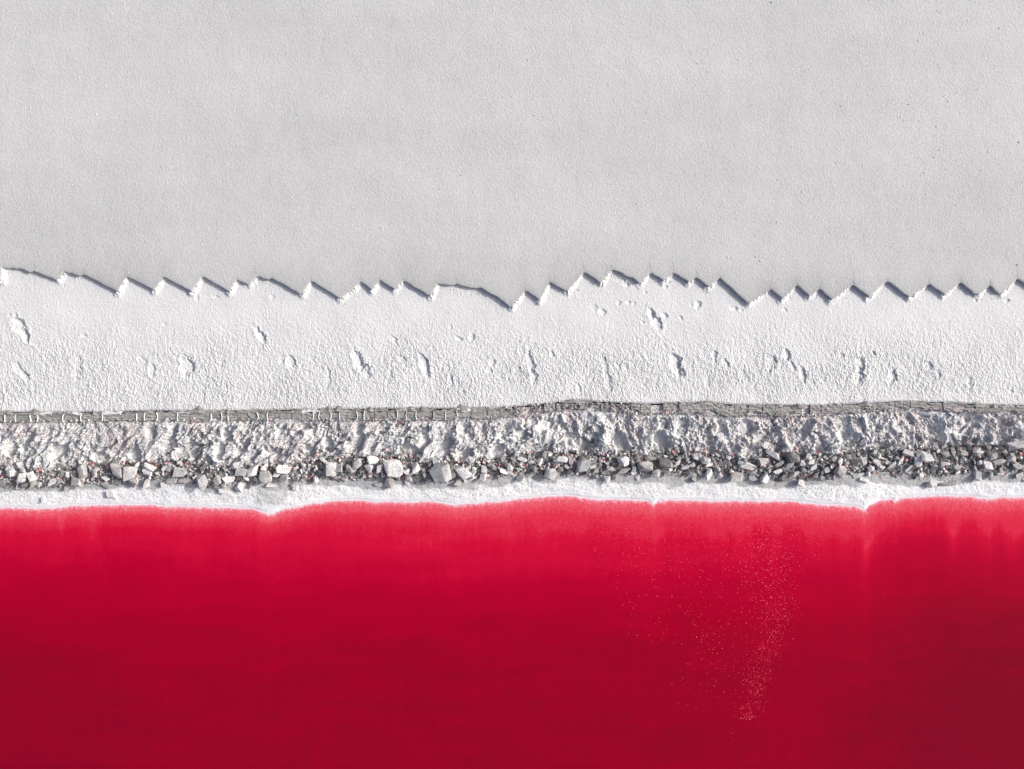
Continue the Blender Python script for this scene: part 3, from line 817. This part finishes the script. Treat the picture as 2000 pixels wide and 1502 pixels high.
# ------------------------------------------------------------------ rocks of the rubble strip
# photo x, y, width, height, tone, shape, turn
NAMED = [(42, 934, 20, 24, 'white', 'block', 0), (62, 930, 14, 18, 'white', 'block', 20), (101, 942, 17, 16, 'pale', 'block', 0), (148, 940, 22, 18, 'grey', 'block', 0), (185, 926, 13, 23, 'pale', 'tri', 0), (160, 921, 18, 26, 'grey', 'block', 10), (228, 920, 22, 30, 'grey', 'block', 15),
         (255, 925, 24, 28, 'pale', 'block', 0), (292, 912, 22, 12, 'white', 'slab', -20), (287, 922, 22, 13, 'white', 'slab', -22), (320, 915, 8, 15, 'white', 'block', -25), (330, 912, 10, 18, 'grey', 'slab', -15), (351, 922, 30, 20, 'pale', 'block', 0), (395, 941, 28, 32, 'pale', 'tri', 0),
         (422, 938, 24, 20, 'grey', 'tri', 10), (448, 936, 20, 13, 'white', 'slab', 25), (471, 923, 26, 15, 'pale', 'slab', -12), (320, 946, 14, 12, 'white', 'block', 0), (333, 938, 26, 12, 'pale', 'slab', 5), (360, 939, 24, 9, 'grey', 'slab', 0), (268, 908, 12, 12, 'white', 'block', 0),
         (285, 944, 16, 18, 'white', 'block', 0), (217, 966, 18, 15, 'white', 'block', 0), (40, 952, 22, 9, 'white', 'slab', -8), (435, 960, 20, 12, 'white', 'block', 0), (493, 920, 18, 22, 'white', 'block', 0), (18, 925, 16, 20, 'pale', 'block', 0), (84, 976, 10, 12, 'white', 'tri', 0),
         (514, 913, 11, 11, 'white', 'block', 0), (552, 917, 26, 17, 'white', 'block', 0), (539, 928, 15, 10, 'white', 'slab', -20), (553, 934, 18, 16, 'grey', 'block', 0), (519, 930, 22, 26, 'grey', 'block', 0), (645, 917, 22, 28, 'pale', 'block', -8), (630, 898, 20, 9, 'white', 'slab', -35),
         (662, 914, 14, 20, 'grey', 'block', 0), (684, 917, 22, 20, 'grey', 'tri', 180), (697, 906, 26, 20, 'pale', 'tri', 60), (720, 916, 17, 24, 'white', 'tri', 0), (742, 914, 16, 14, 'white', 'block', 20), (768, 917, 37, 36, 'white', 'block', 0), (812, 914, 16, 26, 'white', 'tri', 180),
         (829, 927, 12, 14, 'grey', 'block', 30), (860, 922, 38, 36, 'pale', 'block', 8), (852, 902, 18, 12, 'white', 'block', -20), (885, 920, 14, 26, 'dark', 'block', 0), (906, 924, 26, 30, 'white', 'block', 30), (912, 916, 22, 8, 'white', 'slab', 35), (956, 907, 11, 11, 'grey', 'block', 0), (945, 916, 12, 14, 'pale', 'block', 0),
         (964, 914, 11, 11, 'grey', 'block', 0), (983, 897, 11, 11, 'grey', 'block', 0), (983, 920, 18, 12, 'white', 'block', 0), (996, 912, 12, 18, 'pale', 'block', 0), (740, 947, 24, 9, 'pale', 'slab', 8), (578, 953, 14, 12, 'white', 'block', 0), (530, 949, 24, 9, 'white', 'slab', -8),
         (1010, 886, 12, 14, 'white', 'block', 0), (1020, 897, 9, 18, 'white', 'slab', 70), (1053, 901, 17, 13, 'white', 'tri', 90), (1075, 926, 28, 28, 'pale', 'penta', 0), (1096, 897, 26, 14, 'white', 'block', 0), (1115, 922, 17, 11, 'pale', 'tri', 0), (1139, 910, 28, 24, 'pale', 'block', 0),
         (1165, 918, 11, 10, 'grey', 'block', 0), (1186, 936, 17, 18, 'white', 'tri', 0), (1193, 915, 15, 8, 'pale', 'slab', 0), (1218, 901, 24, 21, 'white', 'round', 0), (1219, 920, 28, 11, 'grey', 'slab', 8), (1238, 916, 9, 12, 'white', 'block', 0), (1260, 912, 37, 26, 'grey', 'penta', 0),
         (1272, 895, 20, 8, 'pale', 'slab', 5), (1282, 926, 22, 22, 'pale', 'tri', 180), (1300, 905, 26, 22, 'dark', 'block', 0), (1338, 913, 14, 9, 'white', 'block', 0), (1365, 914, 11, 13, 'grey', 'tri', 0), (1377, 899, 22, 17, 'pale', 'round', 0), (1385, 908, 14, 11, 'white', 'block', 0), (1384, 926, 13, 27, 'white', 'round', -20),
         (1402, 917, 15, 13, 'grey', 'round', 0), (1358, 892, 12, 13, 'white', 'block', 0), (1438, 931, 26, 20, 'grey', 'slab', -15), (1455, 897, 11, 11, 'grey', 'block', 0), (1466, 908, 24, 7, 'white', 'slab', -18), (1458, 913, 26, 8, 'pale', 'slab', -18), (1492, 903, 22, 16, 'pale', 'block', 0),
         (1509, 887, 26, 14, 'pale', 'slab', -15), (1548, 894, 28, 26, 'dark', 'round', 0), (1543, 906, 18, 14, 'pale', 'block', 0), (1567, 905, 15, 15, 'pale', 'round', 0), (1584, 903, 18, 11, 'pale', 'block', 0), (1614, 918, 14, 10, 'pale', 'block', 20), (1641, 901, 12, 15, 'white', 'tri', 0),
         (1655, 893, 13, 12, 'grey', 'tri', 0), (1641, 921, 28, 27, 'grey', 'round', 0), (1684, 900, 19, 20, 'pale', 'penta', 0), (1670, 914, 14, 8, 'pale', 'round', 0), (1653, 905, 10, 9, 'grey', 'round', 0), (1618, 932, 16, 14, 'grey', 'round', 30), (1606, 934, 12, 12, 'grey', 'block', 0), (1710, 881, 10, 9, 'pale', 'block', 0),
         (1723, 880, 11, 9, 'grey', 'round', 0), (1744, 908, 16, 10, 'pale', 'slab', 30), (1565, 944, 18, 16, 'white', 'round', 0), (1688, 938, 22, 8, 'white', 'slab', -20), (1723, 912, 8, 15, 'white', 'slab', 70), (1798, 929, 15, 14, 'white', 'round', 0), (1789, 911, 11, 11, 'pale', 'tri', 180),
         (1811, 893, 22, 24, 'white', 'block', 0), (1825, 894, 10, 22, 'dark', 'block', 0), (1798, 887, 16, 22, 'grey', 'slab', 45), (1848, 887, 15, 14, 'pale', 'tri', 0), (1864, 884, 14, 17, 'grey', 'tri', 0), (1844, 906, 20, 9, 'white', 'slab', -10), (1871, 913, 14, 13, 'pale', 'slab', 40), (1882, 884, 16, 13, 'grey', 'block', 0),
         (1909, 881, 18, 12, 'pale', 'block', 0), (1940, 893, 22, 14, 'grey', 'round', 20), (1976, 896, 22, 14, 'pale', 'round', 10), (1993, 868, 40, 16, 'pale', 'slab', 15), (1952, 902, 22, 11, 'pale', 'slab', 30), (1816, 946, 20, 15, 'pale', 'round', 0), (1930, 910, 20, 18, 'white', 'block', 0), (1992, 928, 20, 11, 'pale', 'slab', 25),
         (1853, 944, 34, 10, 'grey', 'slab', 5), (1990, 910, 24, 12, 'grey', 'slab', 20), (1955, 925, 18, 9, 'pale', 'slab', 35), (1868, 896, 8, 8, 'grey', 'block', 0), (1925, 896, 10, 14, 'pale', 'tri', 0), (1775, 915, 20, 7, 'pale', 'slab', 35), (1760, 900, 18, 8, 'white', 'slab', 40), (1525, 905, 22, 8, 'grey', 'slab', 35),
         (1520, 920, 18, 9, 'white', 'slab', 30), (1555, 925, 16, 8, 'pale', 'slab', 30), (1590, 912, 16, 8, 'white', 'slab', 25)]
# outstanding rocks the others are placed by: index by photo position -> (full label, short name)
LAND = {
    (292, 912): ('upper half of a white slab split in two by a slanting crack', None), (287, 922): ('lower half of a white slab split in two by a slanting crack', 'split white slab'),
    (42, 934): ('tall white block at the left end of the rubble strip', 'white block at the left end'), (395, 941): ('pale three-sided rock with stepped face, widest at its foot', 'stepped three-sided rock'),
    (185, 926): ('narrow pale rock pointed at the top, among grey rocks', 'narrow pointed pale rock'), (645, 917): ('upright pale grey rock taller than wide, with straight right side', 'upright pale grey rock'),
    (768, 917): ('biggest white boulder, many-sided, lying against the bank foot', 'biggest white boulder'), (860, 922): ('large pale boulder above a black hollow near the shore', 'pale boulder above the hollow'),
    (1075, 926): ('pale five-sided rock standing at the edge of the white shore', 'pale five-sided rock'), (1218, 901): ('round white boulder speckled with dark holes', 'speckled round boulder'),
    (1260, 912): ('widest smooth grey rock with a pointed right end', 'widest smooth grey rock'), (1384, 926): ('upright white oval stone leaning to the left', 'upright white oval stone'),
    (1548, 894): ('round dark grey boulder tucked under the bank', 'round dark boulder'), (1641, 921): ('big round grey boulder sitting near the white shore', 'big round grey boulder'),
    (1811, 893): ('white block set against a dark face, under the bank', 'white block beside a dark face'), (1976, 896): ('smooth oval grey stone close to the right end of the strip', 'oval stone at the right end'),
    (1509, 887): ('flat pale slab sloping against the foot of the bank', 'sloping flat pale slab'), (217, 966): ('lone white stone lying out on the white shore left of centre', 'lone white shore stone'),
    (1816, 946): ('lone pale round stone lying out on the white shore at right', 'lone round shore stone'), (1466, 908): ('thin white slab lying slantwise over a second slab', 'thin slanting white slab'),
}
TONE_WORD = {'white': 'white', 'pale': 'pale grey', 'grey': 'grey', 'dark': 'dark grey'}
SHAPE_WORD = {'block': 'angular', 'slab': 'flat', 'tri': 'three-sided', 'round': 'rounded', 'penta': 'many-sided'}
rocks = []                                   # (object, px, py, size, tone, shape)


def rock_mesh(w, h, tone, shp, seed):
    a, b = w / 200, h / 200
    c_ = {'block': .62, 'slab': .3, 'tri': .55, 'round': .7, 'penta': .5}[shp] * math.sqrt(a * b)
    c_ = max(c_, 0.02)
    n_ = {'block': 13, 'slab': 12, 'tri': 12, 'round': 24, 'penta': 14}[shp]
    if max(w, h) > 24:
        n_ += 8
    return hull_mesh('rock', ROCK[tone], n_, a * 1.1, b * 1.1, c_, seed, flat=0.35 if shp in ('penta', 'slab') else 0.25 if shp != 'round' else 0.05, tri=shp == 'tri', boxy=shp in ('block', 'slab'))


for k, (px, py, w, h, tone, shp, turn) in enumerate(NAMED):
    xx, yy = at(px, py, -0.45)
    zb = bed_z(xx, yy)
    z = zb + 0.05 + min(w, h) / 200 * 0.45 + 0.03
    if yy < pile(xx) - 0.02:
        z = Z_WATER + 0.05 + 0.2 * max(0, yy - shore(xx))
    xx, yy = at(px, py, z)
    me = rock_mesh(w, h, tone, shp, 900 + k)
    if shp == 'tri' and turn == 0:
        turn = 90
        me = rock_mesh(h, w, tone, shp, 900 + k)
    o = link('rock', me, None, (xx, yy, z), (rr.uniform(-.22, .22), rr.uniform(-.22, .22), R(turn)))
    rocks.append((o, px, py, math.sqrt(w * h), tone, shp))

# more rocks filling the strip, each one an object
LIB = {}
for tone in ROCK:
    for shp in ('block', 'slab', 'tri', 'round'):
        LIB[tone, shp] = [rock_mesh(100, rr.uniform(58, 85), tone, shp, 4000 + len(LIB) * 5 + i) for i in range(3)]
tries = 0
while len(rocks) < 296 and tries < 9000:
    tries += 1
    px = rr.uniform(2, 1998)
    xx = at(px, 0, -0.45)[0]
    f_, p_ = float(foot(xx)), float(pile(xx))
    v = rr.uniform(0.03, 0.97)
    yy = f_ + (p_ - f_) * v
    z0 = bed_z(xx, yy)
    w = rr.uniform(8, 14) if rr.random() < .75 else rr.uniform(14, 24)
    py = 751 - yy * H / (H - z0) * 100
    if any(abs(px - q[1]) < 40 and math.hypot(px - q[1], (py - q[2]) * 1.25) < (w + q[3]) * 0.46 for q in rocks):
        continue
    tone = rr.choices(('white', 'pale', 'grey', 'dark'), (0.28, 0.30, 0.32, 0.10))[0]
    shp = rr.choices(('block', 'slab', 'tri', 'round'), (0.5, 0.25, 0.12, 0.13))[0]
    me = rr.choice(LIB[tone, shp])
    s = w / 100 * 1.1
    o = link('rock', me, None, (xx, yy, z0 + 0.03 + rr.uniform(0, 0.05) + w / 200 * .3), (rr.uniform(-.5, .5), rr.uniform(-.5, .5), rr.uniform(-math.pi, math.pi)), (s, s, s))
    rocks.append((o, px, py, w * .85, tone, shp))

# labels: outstanding rocks by their look, the others by tone, form and where they lie beside an outstanding one
lm = []
seen = {}
for o, px, py, sz_, tone, shp in rocks:
    if (px, py) in LAND:
        full, short = LAND[px, py]
        tag(o, full, 'rock', 'rocks in the rubble strip')
        if short:
            lm.append((px, py, short))
ORD = ['nearest', 'second', 'third', 'fourth', 'fifth', 'sixth', 'seventh', 'eighth', 'ninth', 'tenth', 'eleventh', 'twelfth', 'thirteenth', 'fourteenth', 'fifteenth']
buckets = {}
for q in rocks:
    o, px, py, sz_, tone, shp = q
    if (px, py) in LAND:
        continue
    j = min(range(len(lm)), key=lambda i: math.hypot(px - lm[i][0], (py - lm[i][1]) * 1.6))
    dx, dy = px - lm[j][0], py - lm[j][1]
    if abs(dx) < 12:
        side = 'above' if dy < 0 else 'below'
    else:
        side = 'left of' if dx < 0 else 'right of'
    size_w = 'small' if sz_ < 14 else 'medium' if sz_ < 20 else 'large'
    buckets.setdefault((size_w, TONE_WORD[tone], SHAPE_WORD[shp], side, lm[j][2]), []).append((math.hypot(dx, dy), o))
for (size_w, tw, sw, side, short), mem in buckets.items():
    mem.sort(key=lambda a: a[0])
    for i, (_d, o) in enumerate(mem):
        order = '' if len(mem) == 1 else (ORD[i] + ' ' if i == 0 else ORD[i] + ' nearest ')
        tag(o, f'{size_w} {tw} {sw} rock, {order}{side} the {short}', 'rock', 'rocks in the rubble strip')

# ------------------------------------------------------------------ salt crystals in the red water
pts = []
cyp = [1000, 1020, 1060, 1100, 1150, 1200, 1250, 1290, 1340, 1380, 1405]
cxp = [1495, 1500, 1503, 1505, 1508, 1512, 1506, 1484, 1476, 1470, 1458]
csg = [56, 50, 38, 32, 27, 22, 21, 20, 16, 14, 10]
for _ in range(2300):
    y = 1005 + 400 * RNG.random() ** 1.9
    x = RNG.normal(np.interp(y, cyp, cxp), np.interp(y, cyp, csg))
    pts.append((x, y, RNG.uniform(.7, 1.6), RNG.beta(2, 2)))
for _ in range(1500):                                # haze of grains close to the shore
    x = RNG.uniform(1040, 1300); y = 1008 + abs(RNG.normal(0, 18)) + 0.10 * (x - 1040) * RNG.random()
    pts.append((x, y, RNG.uniform(.5, 1.1), RNG.beta(2, 3)))
for _ in range(420):
    pts.append((RNG.uniform(1160, 1460), RNG.uniform(1015, 1090) + 90 * RNG.random() ** 3, RNG.uniform(.7, 1.4), RNG.beta(2, 2)))
for _ in range(230):
    y = RNG.uniform(1080, 1260); pts.append((RNG.uniform(1180 + (y - 1080) * .3, 1470), y, RNG.uniform(.8, 1.7), RNG.beta(2, 2)))
for _ in range(100):
    pts.append((RNG.normal(1400, 34), RNG.normal(1265, 45), RNG.uniform(.8, 1.7), RNG.beta(2, 2)))
for _ in range(40):
    pts.append((RNG.normal(1365, 28), RNG.normal(1330, 26), RNG.uniform(.8, 1.6), RNG.beta(2, 2)))
for _ in range(500):
    x = RNG.uniform(1590, 1760); pts.append((x, RNG.normal(1052 - (x - 1590) * .1, 18), RNG.uniform(.5, 1.0), RNG.beta(2, 4)))
for x, y in ((208, 1117), (227, 1064), (1430, 1432), (1432, 1445)):
    pts.append((x, y, 1.1, .5))
pts = [p for p in pts if p[1] > 751 - float(shore(at(p[0], 0, Z_WATER)[0])) * 96.04 + 6]
P = np.array([(*at(a, b, Z_WATER + .006), Z_WATER + .004) for a, b, _s, _t in pts])
tag(scatter('salt_crystals', MAT_CRYSTAL, P, np.array([p[2] for p in pts]) / 140, np.array([p[3] for p in pts]), 0.3), 'pink salt crystals scattered in a long trail through the red water', 'salt crystals')
